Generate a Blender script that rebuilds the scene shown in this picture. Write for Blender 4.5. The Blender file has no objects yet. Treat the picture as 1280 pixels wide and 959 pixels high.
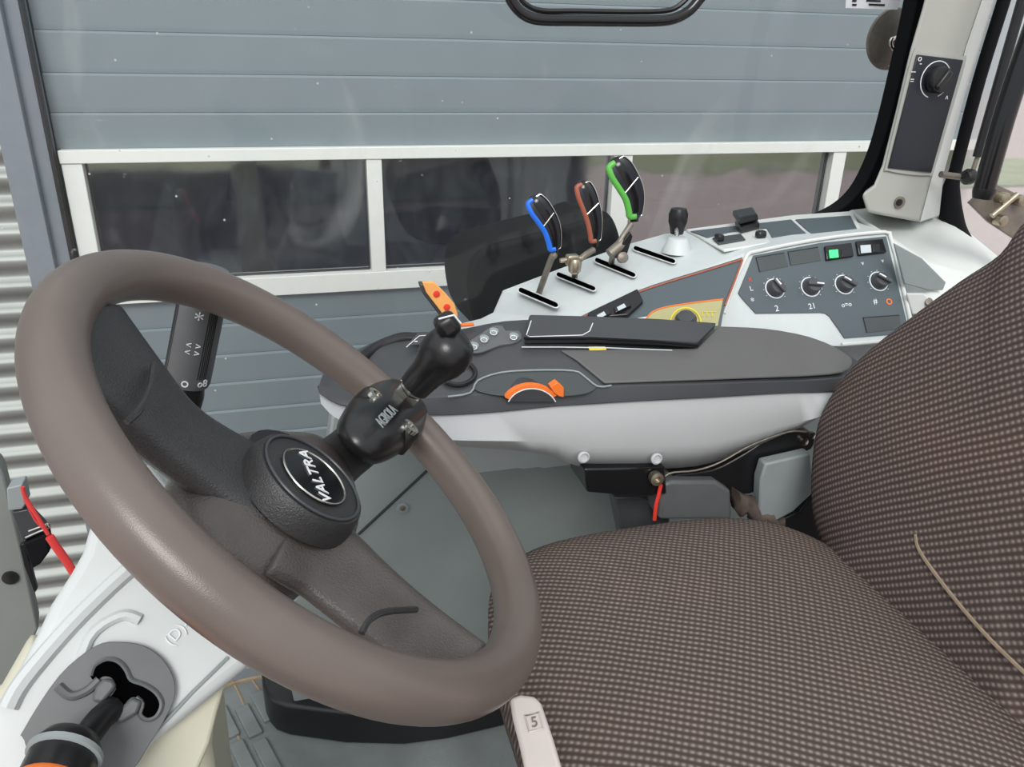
import bpy, bmesh, math, random
from mathutils import Vector, Matrix
random.seed(7)
C = bpy.context.scene.collection
V = Vector
# ------------------------------------------------------------------ camera (solved from the door's lines)
F = 997.0
dn = V((585-640, 2780-479.5, F)).normalized()
ex = V((4437-640, 138-479.5, F)); ex = (ex - dn*ex.dot(dn)).normalized()
up = -dn; ey = up.cross(ex)
CAM = V((0, 0, 1.2))
cd = bpy.data.cameras.new('camera'); cam = bpy.data.objects.new('camera', cd); C.objects.link(cam)
cd.sensor_width = 36; cd.lens = F/1280*36; cd.clip_start = .02
R3 = Matrix(((ex.x, -ex.y, -ex.z), (ey.x, -ey.y, -ey.z), (up.x, -up.y, -up.z)))
cam.matrix_world = Matrix.Translation(CAM) @ R3.to_4x4()
bpy.context.scene.camera = cam
# ------------------------------------------------------------------ light
sc = bpy.context.scene
w = bpy.data.worlds.new('overcast_sky'); sc.world = w; w.use_nodes = True
nt = w.node_tree; bg = nt.nodes['Background']
tc = nt.nodes.new('ShaderNodeTexCoord'); sp = nt.nodes.new('ShaderNodeSeparateXYZ'); cr_ = nt.nodes.new('ShaderNodeValToRGB')
nt.links.new(tc.outputs['Generated'], sp.inputs[0]); nt.links.new(sp.outputs['Z'], cr_.inputs[0])
cr_.color_ramp.elements[0].color = (.62, .67, .73, 1); cr_.color_ramp.elements[0].position = 0
cr_.color_ramp.elements[1].color = (1.0, 1.02, 1.05, 1); cr_.color_ramp.elements[1].position = .8
nt.links.new(cr_.outputs[0], bg.inputs[0]); bg.inputs[1].default_value = 1.05
sl = bpy.data.lights.new('sun', 'SUN'); sl.energy = 1.9; sl.angle = math.radians(25); sl.color = (1, .98, .95)
so = bpy.data.objects.new('sun', sl); C.objects.link(so)
so.rotation_euler = V((.22, .74, -.64)).to_track_quat('-Z', 'Y').to_euler()
sc.view_settings.view_transform = 'Standard'; sc.view_settings.look = 'None'
sc.view_settings.gamma = 1; sc.view_settings.exposure = 0.15; sc.view_settings.use_curve_mapping = False
# ------------------------------------------------------------------ helpers
def ray(px, py):
    c = V((px-640, py-479.5, F)); return V((ex.dot(c), ey.dot(c), up.dot(c)))
def aY(px, py, Y): r = ray(px, py); return CAM + r*(Y/r.y)
def aZ(px, py, Z): r = ray(px, py); return CAM + r*((Z-1.2)/r.z)
def aX(px, py, X): r = ray(px, py); return CAM + r*(X/r.x)
def aP(px, py, p, n, lift=0.0):
    r = ray(px, py); n = n.normalized(); return CAM + r*((p + n*lift - CAM).dot(n)/r.dot(n))
ORG = {}
def thing(name, loc, label, cat, group=None, kind=None):
    o = bpy.data.objects.new(name, None); C.objects.link(o); o.location = loc; o.empty_display_size = .05
    ORG[o] = V(loc); tag(o, label, cat, group, kind); return o
def tag(o, label=None, cat=None, group=None, kind=None):
    if label: o['label'] = label
    if cat: o['category'] = cat
    if group: o['group'] = group
    if kind: o['kind'] = kind
    return o
def mk(name, verts, faces, mat, parent=None, smooth=True, bevel=0, seg=2, sub=0, ang=40, uv=None, label=None, mats=None):
    og = ORG.get(parent, V((0, 0, 0))) if parent else V((0, 0, 0))
    me = bpy.data.meshes.new(name); me.from_pydata([V(v)-og for v in verts], [], faces)
    bm = bmesh.new(); bm.from_mesh(me); bmesh.ops.recalc_face_normals(bm, faces=bm.faces); bm.to_mesh(me); bm.free()
    me.materials.append(mat)
    if smooth:
        me.polygons.foreach_set('use_smooth', [True]*len(me.polygons))
        if not sub: me.set_sharp_from_angle(angle=math.radians(ang))
    if uv:
        l = me.uv_layers.new(name='UVMap')
        for p in me.polygons:
            for li in p.loop_indices:
                l.data[li].uv = uv(V(verts[me.loops[li].vertex_index]))
    o = bpy.data.objects.new(name, me); C.objects.link(o)
    if parent: o.parent = parent
    ORG[o] = og
    if bevel:
        b = o.modifiers.new('b', 'BEVEL'); b.width = bevel; b.segments = seg; b.limit_method = 'ANGLE'; b.angle_limit = math.radians(35)
        b.harden_normals = False
    if sub:
        s = o.modifiers.new('s', 'SUBSURF'); s.levels = sub; s.render_levels = sub
    if label: o['label'] = label
    return o
def cr(pts, n=6, closed=False):
    P = [V(p) for p in pts]; N = len(P); out = []
    rng = range(N) if closed else range(N-1)
    for i in rng:
        if closed: a, b, c, d = P[i-1], P[i], P[(i+1) % N], P[(i+2) % N]
        else: a, b, c, d = P[max(i-1, 0)], P[i], P[i+1], P[min(i+2, N-1)]
        for k in range(n):
            t = k/n
            out.append(.5*((2*b)+(c-a)*t+(2*a-5*b+4*c-d)*t*t+(3*b-a-3*c+d)*t**3))
    if not closed: out.append(P[-1])
    return out
def prism(name, pts, dv, mat, parent=None, bevel=.002, **k):
    n = len(pts); dv = V(dv); P = [V(p) for p in pts]
    return mk(name, P+[p+dv for p in P], [list(range(n)), list(range(2*n-1, n-1, -1))]+[[i, (i+1) % n, n+(i+1) % n, n+i] for i in range(n)], mat, parent, bevel=bevel, **k)
def loft(name, rings, mat, parent=None, caps=True, **k):
    n = len(rings[0]); v = [p for r in rings for p in r]; f = []
    for i in range(len(rings)-1):
        for j in range(n): f.append([i*n+j, i*n+(j+1) % n, (i+1)*n+(j+1) % n, (i+1)*n+j])
    if caps: f += [list(range(n)), list(range(len(v)-1, len(v)-n-1, -1))]
    return mk(name, v, f, mat, parent, **k)
def frame(d):
    d = V(d).normalized(); a = d.cross(V((0, 0, 1)))
    if a.length < .1: a = d.cross(V((0, 1, 0)))
    a.normalize(); return a, d.cross(a), d
def tube(name, pts, r, mat, parent=None, seg=12, closed=False, caps=True, **k):
    P = [V(p) for p in pts]; N = len(P); rings = []
    rr = r if isinstance(r, (list, tuple)) else [r]*N
    a0 = None
    for i in range(N):
        t = (P[(i+1) % N]-P[i-1]) if closed else (P[min(i+1, N-1)]-P[max(i-1, 0)])
        t.normalize()
        if a0 is None: a0 = frame(t)[0]
        a = (a0 - t*a0.dot(t)).normalized(); a0 = a; b = t.cross(a)
        rings.append([P[i]+(a*math.cos(2*math.pi*j/seg)+b*math.sin(2*math.pi*j/seg))*rr[i] for j in range(seg)])
    if closed: rings.append(rings[0]); return loft(name, rings, mat, parent, caps=False, **k)
    return loft(name, rings, mat, parent, caps=caps, **k)
def lathe(name, prof, o, d, mat, parent=None, seg=28, **k):   # prof: (radius, height along d)
    a, b, d = frame(d); o = V(o)
    rings = [[o+d*h+(a*math.cos(2*math.pi*j/seg)+b*math.sin(2*math.pi*j/seg))*max(r, 1e-4) for j in range(seg)] for r, h in prof]
    return loft(name, rings, mat, parent, **k)
def cyl(name, o, d, r, h, mat, parent=None, bev=.15, **k):
    b = min(r, h)*bev
    return lathe(name, [(r, 0), (r, h-b), (r-b*.3, h-b*.3), (r-b, h)], o, d, mat, parent, **k)
def box(name, c, s, mat, parent=None, bevel=.002, rot=None, **k):
    c = V(c); s = V(s)/2; v = []
    for x in (-1, 1):
        for y in (-1, 1):
            for z in (-1, 1):
                p = V((x*s.x, y*s.y, z*s.z)); v.append(c+(rot @ p if rot else p))
    return mk(name, v, [[0, 1, 3, 2], [4, 6, 7, 5], [0, 4, 5, 1], [2, 3, 7, 6], [0, 2, 6, 4], [1, 5, 7, 3]], mat, parent, bevel=bevel, **k)
def text(name, s, o, xd, yd, size, mat, parent=None, ext=.0004):
    cu = bpy.data.curves.new(name, 'FONT'); cu.body = s; cu.size = size; cu.extrude = ext; cu.align_x = 'CENTER'; cu.align_y = 'CENTER'
    t = bpy.data.objects.new(name, cu); C.objects.link(t)
    bpy.context.view_layer.update()
    me = bpy.data.meshes.new_from_object(t.evaluated_get(bpy.context.evaluated_depsgraph_get()))
    bpy.data.objects.remove(t); bpy.data.curves.remove(cu)
    xd = V(xd).normalized(); yd = V(yd); yd = (yd-xd*yd.dot(xd)).normalized(); zd = xd.cross(yd)
    og = ORG.get(parent, V((0, 0, 0)))
    M = Matrix.Translation(V(o)-og) @ Matrix((xd, yd, zd)).transposed().to_4x4()
    me.transform(M); me.materials.clear(); me.materials.append(mat)
    ob = bpy.data.objects.new(name, me); C.objects.link(ob); ob.parent = parent; ORG[ob] = og
    return ob
# ------------------------------------------------------------------ materials
def S(r, g, b):
    f = lambda c: (c/255/12.92) if c/255 < .04045 else ((c/255+.055)/1.055)**2.4
    return (f(r), f(g), f(b), 1)
def M(name, col, rough=.5, metal=0, var=.06, vs=40, bump=0, bs=300, spec=.5, coat=0, emit=None):
    m = bpy.data.materials.new(name); m.use_nodes = True; t = m.node_tree; b = t.nodes['Principled BSDF']
    b.inputs['Roughness'].default_value = rough; b.inputs['Metallic'].default_value = metal
    b.inputs['Specular IOR Level'].default_value = spec; b.inputs['Coat Weight'].default_value = coat
    co = t.nodes.new('ShaderNodeTexCoord'); no = t.nodes.new('ShaderNodeTexNoise'); no.inputs['Scale'].default_value = vs; no.inputs['Detail'].default_value = 5
    t.links.new(co.outputs['Object'], no.inputs['Vector'])
    mx = t.nodes.new('ShaderNodeMix'); mx.data_type = 'RGBA'
    mx.inputs[6].default_value = tuple(c*(1-var*2) for c in col[:3])+(1,); mx.inputs[7].default_value = tuple(min(1, c*(1+var*2)) for c in col[:3])+(1,)
    t.links.new(no.outputs['Fac'], mx.inputs[0]); t.links.new(mx.outputs[2], b.inputs['Base Color'])
    if bump:
        n2 = t.nodes.new('ShaderNodeTexNoise'); n2.inputs['Scale'].default_value = bs; n2.inputs['Detail'].default_value = 3
        t.links.new(co.outputs['Object'], n2.inputs['Vector'])
        bp = t.nodes.new('ShaderNodeBump'); bp.inputs['Strength'].default_value = bump; bp.inputs['Distance'].default_value = .001
        t.links.new(n2.outputs['Fac'], bp.inputs['Height']); t.links.new(bp.outputs[0], b.inputs['Normal'])
    if emit:
        b.inputs['Emission Color'].default_value = emit; b.inputs['Emission Strength'].default_value = 1.2
    return m
light = M('light_grey_plastic', S(196, 203, 202), .42, var=.03, bump=.05, bs=900)
light2 = M('pale_grey_plastic', S(214, 218, 214), .4, var=.02, bump=.05, bs=900)
armgrey = M('armrest_grey_plastic', S(186, 189, 190), .5, var=.02, vs=12)
midgrey = M('mid_grey_plastic', S(140, 148, 148), .5, var=.04)
pillarm = M('pillar_trim_grey', S(170, 171, 164), .6, var=.03, vs=15)
slate = M('slate_panel', S(78, 89, 94), .42, var=.04, vs=10)
slate2 = M('dark_slate_panel', S(30, 34, 42), .4, var=.03, vs=10)
recess = M('recess_plastic', S(66, 72, 72), .5)
black = M('black_plastic', S(24, 24, 26), .35, var=.05)
rubber = M('black_rubber', S(9, 10, 14), .7, var=.01, spec=.2)
blackg = M('glossy_black', S(22, 22, 24), .18, var=.05)
hubm = M('worn_hub_plastic', S(74, 69, 66), .24, var=.3, vs=18, bump=.55, bs=650)
hubdark = M('textured_black_hub', S(46, 46, 47), .34, var=.25, vs=500, bump=.6, bs=900)
rimm = M('worn_brown_grey_leather', S(104, 94, 88), .3, var=.14, vs=9, bump=.12, bs=1500)
toppad = M('grey_armrest_pad', S(92, 92, 91), .45, var=.06, vs=14, bump=.2, bs=1200)
shell = M('charcoal_shell', S(62, 64, 67), .36, var=.06, vs=12, bump=.1, bs=1200)
chrome = M('chrome', S(205, 203, 195), .22, 1, var=.05)
brass = M('worn_zinc', S(170, 160, 140), .35, .9, var=.15, vs=120)
dullmetal = M('dull_steel', S(135, 128, 118), .5, .6, var=.2, vs=60)
white = M('white_print', S(225, 228, 230), .6, var=.01)
orange = M('orange_plastic', S(238, 120, 45), .5, var=.05)
lorange = M('light_orange_plastic', S(240, 170, 95), .55, var=.08)
redm = M('red_print', S(225, 60, 45), .5)
redcab = M('red_cable_plastic', S(214, 62, 60), .45)
yellow = M('yellow_print', S(225, 205, 60), .5)
olive = M('olive_yellow_print', S(168, 164, 118), .5)
blue = M('blue_plastic', S(30, 110, 225), .35)
rust = M('brown_red_plastic', S(158, 88, 66), .45)
green = M('green_plastic', S(92, 178, 72), .4)
teal = M('teal_grey_panel', S(138, 146, 144), .5, var=.1, vs=5, bump=.12, bs=500)
matm = M('rubber_mat', S(112, 118, 117), .62, var=.2, vs=14, bump=.4, bs=250)
dirt = M('dried_mud', S(146, 128, 104), .9, var=.25, vs=60, bump=.6, bs=400)
doorp = M('blue_grey_door_paint', S(126, 138, 143), .42, var=.035, vs=7, bump=.15, bs=160)
doorf = M('white_door_frame', S(226, 229, 224), .45, var=.02)
postm = M('slate_post_paint', S(122, 130, 138), .4, var=.05)
corr = M('galvanised_sheet', S(138, 141, 138), .45, .4, var=.1, vs=6)
cream = M('cream_plastic', S(190, 188, 168), .5, var=.05, vs=8)
colw = M('white_grey_plastic', S(196, 201, 200), .45, var=.02)
gate = M('gate_plastic', S(92, 94, 95), .42, var=.06)
pink = M('pinkish_white_plastic', S(198, 190, 184), .5, var=.03)
tan = M('tan_piping', S(140, 124, 104), .8, var=.15, vs=80)
lens = M('green_lens', S(60, 220, 110), .3, emit=S(60, 230, 120))
lensw = M('clear_lens', S(190, 200, 205), .25)
cabgrey = M('cab_frame_paint', S(124, 128, 124), .5, var=.06, vs=10)
boot = M('crumpled_boot_rubber', S(88, 76, 70), .6, var=.3, vs=40, bump=.8, bs=120)
knobg = M('satin_dial_grey', S(74, 76, 78), .25)
void = M('unlit_gap', S(5, 5, 6), 1, spec=0)
knobm = M('knob_black_plastic', S(24, 24, 25), .3, var=.08, bump=.1, bs=900)
seam = M('seam_shadow_gap', S(40, 46, 48), .8)
stickm = M('white_sticker', S(214, 216, 220), .5)

def glassm(name, tint, refl, dirtc=0.0):
    m = bpy.data.materials.new(name); m.use_nodes = True; t = m.node_tree; t.nodes.clear(); N = t.nodes.new
    out = N('ShaderNodeOutputMaterial'); tr = N('ShaderNodeBsdfTransparent'); tr.inputs[0].default_value = tint
    gl = N('ShaderNodeBsdfGlossy'); gl.inputs['Roughness'].default_value = .02
    fr = N('ShaderNodeFresnel'); fr.inputs[0].default_value = refl; mx = N('ShaderNodeMixShader')
    t.links.new(fr.outputs[0], mx.inputs[0]); t.links.new(tr.outputs[0], mx.inputs[1]); t.links.new(gl.outputs[0], mx.inputs[2])
    co = N('ShaderNodeTexCoord'); vo = N('ShaderNodeTexNoise'); vo.inputs['Scale'].default_value = 45; vo.inputs['Detail'].default_value = 8
    cl = N('ShaderNodeMapRange'); cl.inputs[1].default_value = .70; cl.inputs[2].default_value = .80; cl.inputs[3].default_value = dirtc*.35; cl.inputs[4].default_value = .55
    di = N('ShaderNodeBsdfDiffuse'); di.inputs[0].default_value = S(190, 192, 190); m2 = N('ShaderNodeMixShader')
    t.links.new(co.outputs['Object'], vo.inputs['Vector']); t.links.new(vo.outputs['Fac'], cl.inputs[0]); t.links.new(cl.outputs[0], m2.inputs[0])
    vr = N('ShaderNodeTexVoronoi'); vr.inputs['Scale'].default_value = 26; sp_ = N('ShaderNodeMapRange'); sp_.inputs[1].default_value = .055; sp_.inputs[2].default_value = .035; sp_.inputs[3].default_value = 0; sp_.inputs[4].default_value = .8
    mp = N('ShaderNodeMapping'); mp.inputs['Scale'].default_value = (1, 1, .55); wv = N('ShaderNodeTexNoise'); wv.inputs['Scale'].default_value = 3.5; wv.inputs['Detail'].default_value = 12; wv.inputs['Distortion'].default_value = 2.5
    t.links.new(co.outputs['Object'], vr.inputs['Vector']); t.links.new(vr.outputs['Distance'], sp_.inputs[0]); t.links.new(co.outputs['Object'], mp.inputs[0]); t.links.new(mp.outputs[0], wv.inputs['Vector'])
    w2_ = N('ShaderNodeMapRange'); w2_.inputs[1].default_value = .56; w2_.inputs[2].default_value = .72; w2_.inputs[3].default_value = 0; w2_.inputs[4].default_value = .2; t.links.new(wv.outputs['Fac'], w2_.inputs[0])
    ad = N('ShaderNodeMath'); ad.operation = 'MAXIMUM'; t.links.new(sp_.outputs[0], ad.inputs[0]); t.links.new(w2_.outputs[0], ad.inputs[1])
    a2 = N('ShaderNodeMath'); a2.operation = 'MAXIMUM'; t.links.new(ad.outputs[0], a2.inputs[0]); t.links.new(cl.outputs[0], a2.inputs[1]); t.links.new(a2.outputs[0], m2.inputs[0])
    t.links.new(mx.outputs[0], m2.inputs[1]); t.links.new(di.outputs[0], m2.inputs[2]); t.links.new(m2.outputs[0], out.inputs[0])
    return m
glass = glassm('cab_glass', (.97, .985, .98, 1), 1.35, .06)
glassd = glassm('dusty_rear_glass', (.95, .95, .95, 1), 1.4, 1.2)
def panem():
    m = bpy.data.materials.new('dark_door_glazing'); m.use_nodes = True; t = m.node_tree; b = t.nodes['Principled BSDF']
    N = t.nodes.new; co = N('ShaderNodeTexCoord')
    b.inputs['Base Color'].default_value = S(34, 37, 46); b.inputs['Roughness'].default_value = .06; b.inputs['IOR'].default_value = 3.0
    mp = N('ShaderNodeMapping'); mp.inputs['Scale'].default_value = (9, 9, 4); n1 = N('ShaderNodeTexNoise'); n1.inputs['Scale'].default_value = 2; n1.inputs['Detail'].default_value = 9
    n1.inputs['Distortion'].default_value = 1.5
    r = N('ShaderNodeMapRange'); r.inputs[1].default_value = .45; r.inputs[2].default_value = .85; r.inputs[3].default_value = 0; r.inputs[4].default_value = .35
    mx = N('ShaderNodeMix'); mx.data_type = 'RGBA'; mx.inputs[6].default_value = S(34, 37, 47); mx.inputs[7].default_value = S(92, 98, 104)
    t.links.new(co.outputs['Object'], mp.inputs[0]); t.links.new(mp.outputs[0], n1.inputs['Vector']); t.links.new(n1.outputs['Fac'], r.inputs[0])
    t.links.new(r.outputs[0], mx.inputs[0]); t.links.new(mx.outputs[2], b.inputs['Base Color'])
    n2 = N('ShaderNodeTexNoise'); n2.inputs['Scale'].default_value = 3; bp = N('ShaderNodeBump'); bp.inputs['Strength'].default_value = .25; bp.inputs['Distance'].default_value = .01
    t.links.new(co.outputs['Object'], n2.inputs['Vector']); t.links.new(n2.outputs['Fac'], bp.inputs['Height']); t.links.new(bp.outputs[0], b.inputs['Normal'])
    return m
pane = panem()
def fabricm(name, du, dv, dark, lite):
    m = bpy.data.materials.new(name); m.use_nodes = True; t = m.node_tree; b = t.nodes['Principled BSDF']; N = t.nodes.new; L = t.links.new
    b.inputs['Roughness'].default_value = .92; b.inputs['Specular IOR Level'].default_value = .15
    uv = N('ShaderNodeUVMap'); s = N('ShaderNodeSeparateXYZ')
    wn = N('ShaderNodeTexNoise'); wn.inputs['Scale'].default_value = 12; L(uv.outputs[0], wn.inputs['Vector'])
    va = N('ShaderNodeVectorMath'); va.operation = 'MULTIPLY_ADD'; L(wn.outputs['Color'], va.inputs[0]); va.inputs[1].default_value = (.004, .004, 0); L(uv.outputs[0], va.inputs[2])
    L(va.outputs[0], s.inputs[0])
    def mt(op, a, bb=None):
        n = N('ShaderNodeMath'); n.operation = op
        for i, x in enumerate((a, bb)):
            if x is None: continue
            if isinstance(x, (int, float)): n.inputs[i].default_value = x
            else: L(x, n.inputs[i])
        return n.outputs[0]
    u = mt('DIVIDE', s.outputs['X'], du); v = mt('DIVIDE', s.outputs['Y'], dv)
    sv = mt('SINE', mt('MULTIPLY', v, 2*math.pi))
    rowoff = 0.0
    su = mt('SINE', mt('MULTIPLY', mt('ADD', u, 0.0), 2*math.pi))
    a = mt('MULTIPLY', mt('ADD', sv, 1), .5); a = mt('POWER', a, 1.6)
    c = mt('MULTIPLY', mt('ADD', mt('MULTIPLY', su, .38), .62), a)
    fine = N('ShaderNodeTexNoise'); fine.inputs['Scale'].default_value = 900; L(uv.outputs[0], fine.inputs['Vector'])
    c2 = mt('MULTIPLY', c, mt('ADD', fine.outputs['Fac'], .5))
    mx = N('ShaderNodeMix'); mx.data_type = 'RGBA'; L(c2, mx.inputs[0]); mx.inputs[6].default_value = dark; mx.inputs[7].default_value = lite
    d = N('ShaderNodeTexNoise'); d.inputs['Scale'].default_value = 5; d.inputs['Detail'].default_value = 4; L(uv.outputs[0], d.inputs['Vector'])
    rr = N('ShaderNodeMapRange'); rr.inputs[1].default_value = .5; rr.inputs[2].default_value = .7; rr.inputs[3].default_value = 0; rr.inputs[4].default_value = .4; L(d.outputs['Fac'], rr.inputs[0])
    m3 = N('ShaderNodeMix'); m3.data_type = 'RGBA'; m3.blend_type = 'MIX'; L(rr.outputs[0], m3.inputs[0]); L(mx.outputs[2], m3.inputs[6])
    m4 = N('ShaderNodeMix'); m4.data_type = 'RGBA'; m4.blend_type = 'MULTIPLY'; m4.inputs[0].default_value = 1; L(mx.outputs[2], m4.inputs[6]); m4.inputs[7].default_value = (1.35, 1.2, .98, 1)
    L(m4.outputs[2], m3.inputs[7]); L(m3.outputs[2], b.inputs['Base Color'])
    bp = N('ShaderNodeBump'); bp.inputs['Strength'].default_value = .5; bp.inputs['Distance'].default_value = .0012; L(c, bp.inputs['Height']); L(bp.outputs[0], b.inputs['Normal'])
    return m
fabc = fabricm('stitched_seat_fabric', .0062, .0074, S(70, 61, 58), S(142, 130, 123))
fabb = fabricm('stitched_back_fabric', .0062, .0078, S(72, 62, 60), S(142, 128, 122))

# ================================================================== SETTING: yard, garage wall
YW = 2.5
def brickground():
    m = bpy.data.materials.new('pink_paving'); m.use_nodes = True; t = m.node_tree; b = t.nodes['Principled BSDF']; b.inputs['Roughness'].default_value = .8
    co = t.nodes.new('ShaderNodeTexCoord'); br = t.nodes.new('ShaderNodeTexBrick'); br.inputs['Scale'].default_value = 5
    br.inputs['Color1'].default_value = S(214, 192, 188); br.inputs['Color2'].default_value = S(200, 178, 174); br.inputs['Mortar'].default_value = S(160, 148, 144)
    t.links.new(co.outputs['Object'], br.inputs[0]); t.links.new(br.outputs[0], b.inputs['Base Color']); return m
pav = brickground(); grass = M('lawn_green', S(150, 160, 118), .9, var=.3, vs=3)
tag(box('ground', (0, -20, -1.2), (80, 60, .1), pav, bevel=0), 'pink brick paved yard around the tractor', 'ground', kind='structure')
tag(box('lawn', (6, -11.2, -1.13), (60, 3.2, .05), grass, bevel=0), 'green grass strip across the yard behind the tractor', 'lawn', kind='structure')
# corrugated wall to the left of the door
v = []; f = []; n = 0; z = -1.15; zs = []
while z < 3.2:
    zs.append(z); z += .076/8
for i, z in enumerate(zs):
    y = YW-.01+.011*math.cos(2*math.pi*(z-.02)/.076)
    v += [(-6, y, z), (-.69, y, z)]
    if i: f.append([2*i-2, 2*i-1, 2*i+1, 2*i])
tag(mk('wall_left', v, f, corr), 'galvanised corrugated sheet wall left of the garage door', 'wall', kind='structure')
tag(box('wall_back', (0, YW+.16, 1.2), (14, .1, 4.8), midgrey, bevel=0), 'plain building wall behind the garage door', 'wall', kind='structure')
pr = thing('door_post', (-.645, YW, -1.15), 'slate blue steel post between corrugated wall and garage door', 'post')
box('post_face', (-.672, YW-.035, 1.0), (.068, .07, 4.3), postm, pr)
box('post_flange', (-.617, YW-.02, 1.0), (.044, .05, 4.3), postm, pr)
box('rubber_strip', (-.597, YW-.035, 1.0), (.009, .03, 4.3), black, pr, label='thin dark rubber sealing strip')
gd = thing('garage_door', (1.5, YW, -1.15), 'blue grey sectional garage door with white framed window band', 'garage door')
zt = [1.193+.104*i for i in range(0, 20)]
rows = [(zt[i], zt[i+1]) for i in range(18)]+[(1.089, 1.193), (.988, 1.089), (.893, .988)]
zb = [.453, .36, .259, .163, .066, -.027]+[-.027-.097*i for i in range(1, 12)]
rows += [(zb[i+1], zb[i]) for i in range(len(zb)-1)]
for a, b in rows:
    g = .0035; x0, x1 = -.59, 4.3
    prof = [(YW+.03, a), (YW+.009, a), (YW+.0075, a+.0015), (YW+.006, a+.012), (YW, b-.006), (YW+.008, b-.0002), (YW+.03, b-.0002)]
    mk('door_slat', [(x0, y, z) for y, z in prof]+[(x1, y, z) for y, z in prof],
       [list(range(7)), list(range(13, 6, -1))]+[[i, (i+1) % 7, 7+(i+1) % 7, 7+i] for i in range(7)], doorp, gd, smooth=False)
box('door_core', (1.85, YW+.06, .9), (4.9, .05, 4.1), doorp, gd, bevel=0)
xs = [(-.531, .242), (.287, 1.038), (1.103, 1.865), (1.917, 2.69), (2.745, 3.52)]
box('window_frame_rail', (1.5, YW-.006, .8755), (4.17, .04, .035), doorf, gd)
box('window_frame_rail', (1.5, YW-.006, .4825), (4.17, .04, .059), doorf, gd)
ed = [-.583]+[x for p in xs for x in p]+[3.57]
for i in range(0, len(ed), 2):
    box('window_mullion', ((ed[i]+ed[i+1])/2, YW-.004, .685), (ed[i+1]-ed[i], .036, .346), doorf, gd)
for a, b in xs:
    box('window_pane', ((a+b)/2, YW+.018, .685), (b-a+.004, .01, .35), pane, gd, bevel=0)
    tube('pane_gasket', [(a+.004, YW+.008, .515), (b-.004, YW+.008, .515), (b-.004, YW+.008, .855), (a+.004, YW+.012, .855)], .0022, black, gd, seg=6, closed=True)
# ================================================================== CAB SHELL
tag(box('floor', (.3, .675, -.06), (1.7, 1.33, .12), matm, bevel=.01), 'dark rubber floor mat of the cab', 'floor', kind='structure')
fl = bpy.data.objects['floor']
# tread blocks of the mat
p0 = aZ(283, 905, 0); p1 = aZ(301, 942, 0); e1 = (p1-p0); e1.z = 0; e1.normalize(); e2 = V((-e1.y, e1.x, 0))
for i in range(-6, 4):
    for j in range(-3, 3):
        c = p0+e2*(i*.036)+e1*(j*.098+.02*(i % 2))
        if c.x > -.10 or c.x < -.45 or c.y > 1.26: continue
        r = Matrix((e1, e2, V((0, 0, 1)))).transposed()
        box('tread_block', c+V((0, 0, .003)), (.082, .026, .008), matm, fl, bevel=.002, rot=r)
for k in range(9):
    c = p0+e2*(-.036*k+.018+.06)+e1*random.uniform(-.1, .1)
    o = tube('mud_streak', cr([c-e1*.05, c+V((.002, .003, 0)), c+e1*.05], 3), .0022, dirt, fl, seg=5)
o = tube('mud_streak', cr([aZ(330, 846, .002), aZ(300, 852, .002), aZ(270, 862, .002)], 4), .004, dirt, fl, seg=5)
# side wall panel right of the seat
pw = [aY(415, 520, 1.17), aY(405, 600, 1.17), aY(400, 700, 1.17), V((-.08, 1.17, .25)), V((-.06, 1.17, 0)), V((1.3, 1.17, 0)), V((1.3, 1.17, .62)), aY(900, 540, 1.17), aY(700, 520, 1.17)]
wr = prism('wall_right', pw, (0, .05, 0), teal, bevel=.004); tag(wr, 'teal grey lower side panel under the armrest', 'wall', kind='structure')
tube('panel_seam', [aY(448, 668, 1.168), aY(532, 590, 1.168), aY(575, 545, 1.168)], .0022, seam, wr, seg=6)
cyl('screw_socket', aY(503, 635, 1.17), (0, -1, 0), .0105, .004, midgrey, wr); cyl('screw', aY(503, 635, 1.166), (0, -1, 0), .005, .002, dullmetal, wr)
# plinth lip along the wall foot
lip = [aZ(333, 894, 0), aZ(338, 905, 0), aZ(346, 914, 0), aZ(362, 920, 0), aZ(433, 930, 0), aZ(505, 932, 0), aZ(559, 925, 0), aZ(627, 909, 0), V((.45, 1.11, 0)), V((.8, 1.14, 0)), V((.8, 1.16, 0)), V((-.13, 1.345, 0))]
tag(prism('baseboard_right', lip, (0, 0, .075), black, bevel=.006, seg=3), 'black moulded rubber kerb along the foot of the side panel', 'baseboard', kind='structure')
# right side window: glass and black seal
win = thing('window_1', (.2, 1.36, .2), 'large clear right side window of the cab', 'window', kind='structure')
sealp = [(1196, -330), (1152, -90), (1138, 0), (1122, 75), (1104, 150), (1090, 195), (1072, 232), (1050, 255), (1020, 270), (990, 277)]
edge = [aY(x, y, 1.345) for x, y in sealp]
gp = [V((-.78, 1.36, .0)), V((.55, 1.36, .0)), V((.95, 1.36, .85))]+[V((p.x, 1.36, p.z)) for p in reversed(edge)]+[V((edge[0].x, 1.36, 1.8)), V((-.78, 1.36, 1.8))]
mk('glass_pane', gp, [list(range(len(gp)))], glass, win, smooth=False)
es = cr(edge, 5)
def seal(name, pts, w, y0, y1, mat, parent):
    rings = []
    for i, p in enumerate(pts):
        t = (pts[min(i+1, len(pts)-1)]-pts[max(i-1, 0)]); t.y = 0; t.normalize(); n_ = V((-t.z, 0, t.x))
        if n_.x < 0 and abs(n_.x) > .2: n_ = -n_
        rings.append([V((p.x, y0, p.z)), V((p.x, y1, p.z)), V((p.x, y1, p.z))+n_*w, V((p.x, y0, p.z))+n_*w])
    return loft(name, rings, mat, parent, bevel=.002)
rings = []
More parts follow.
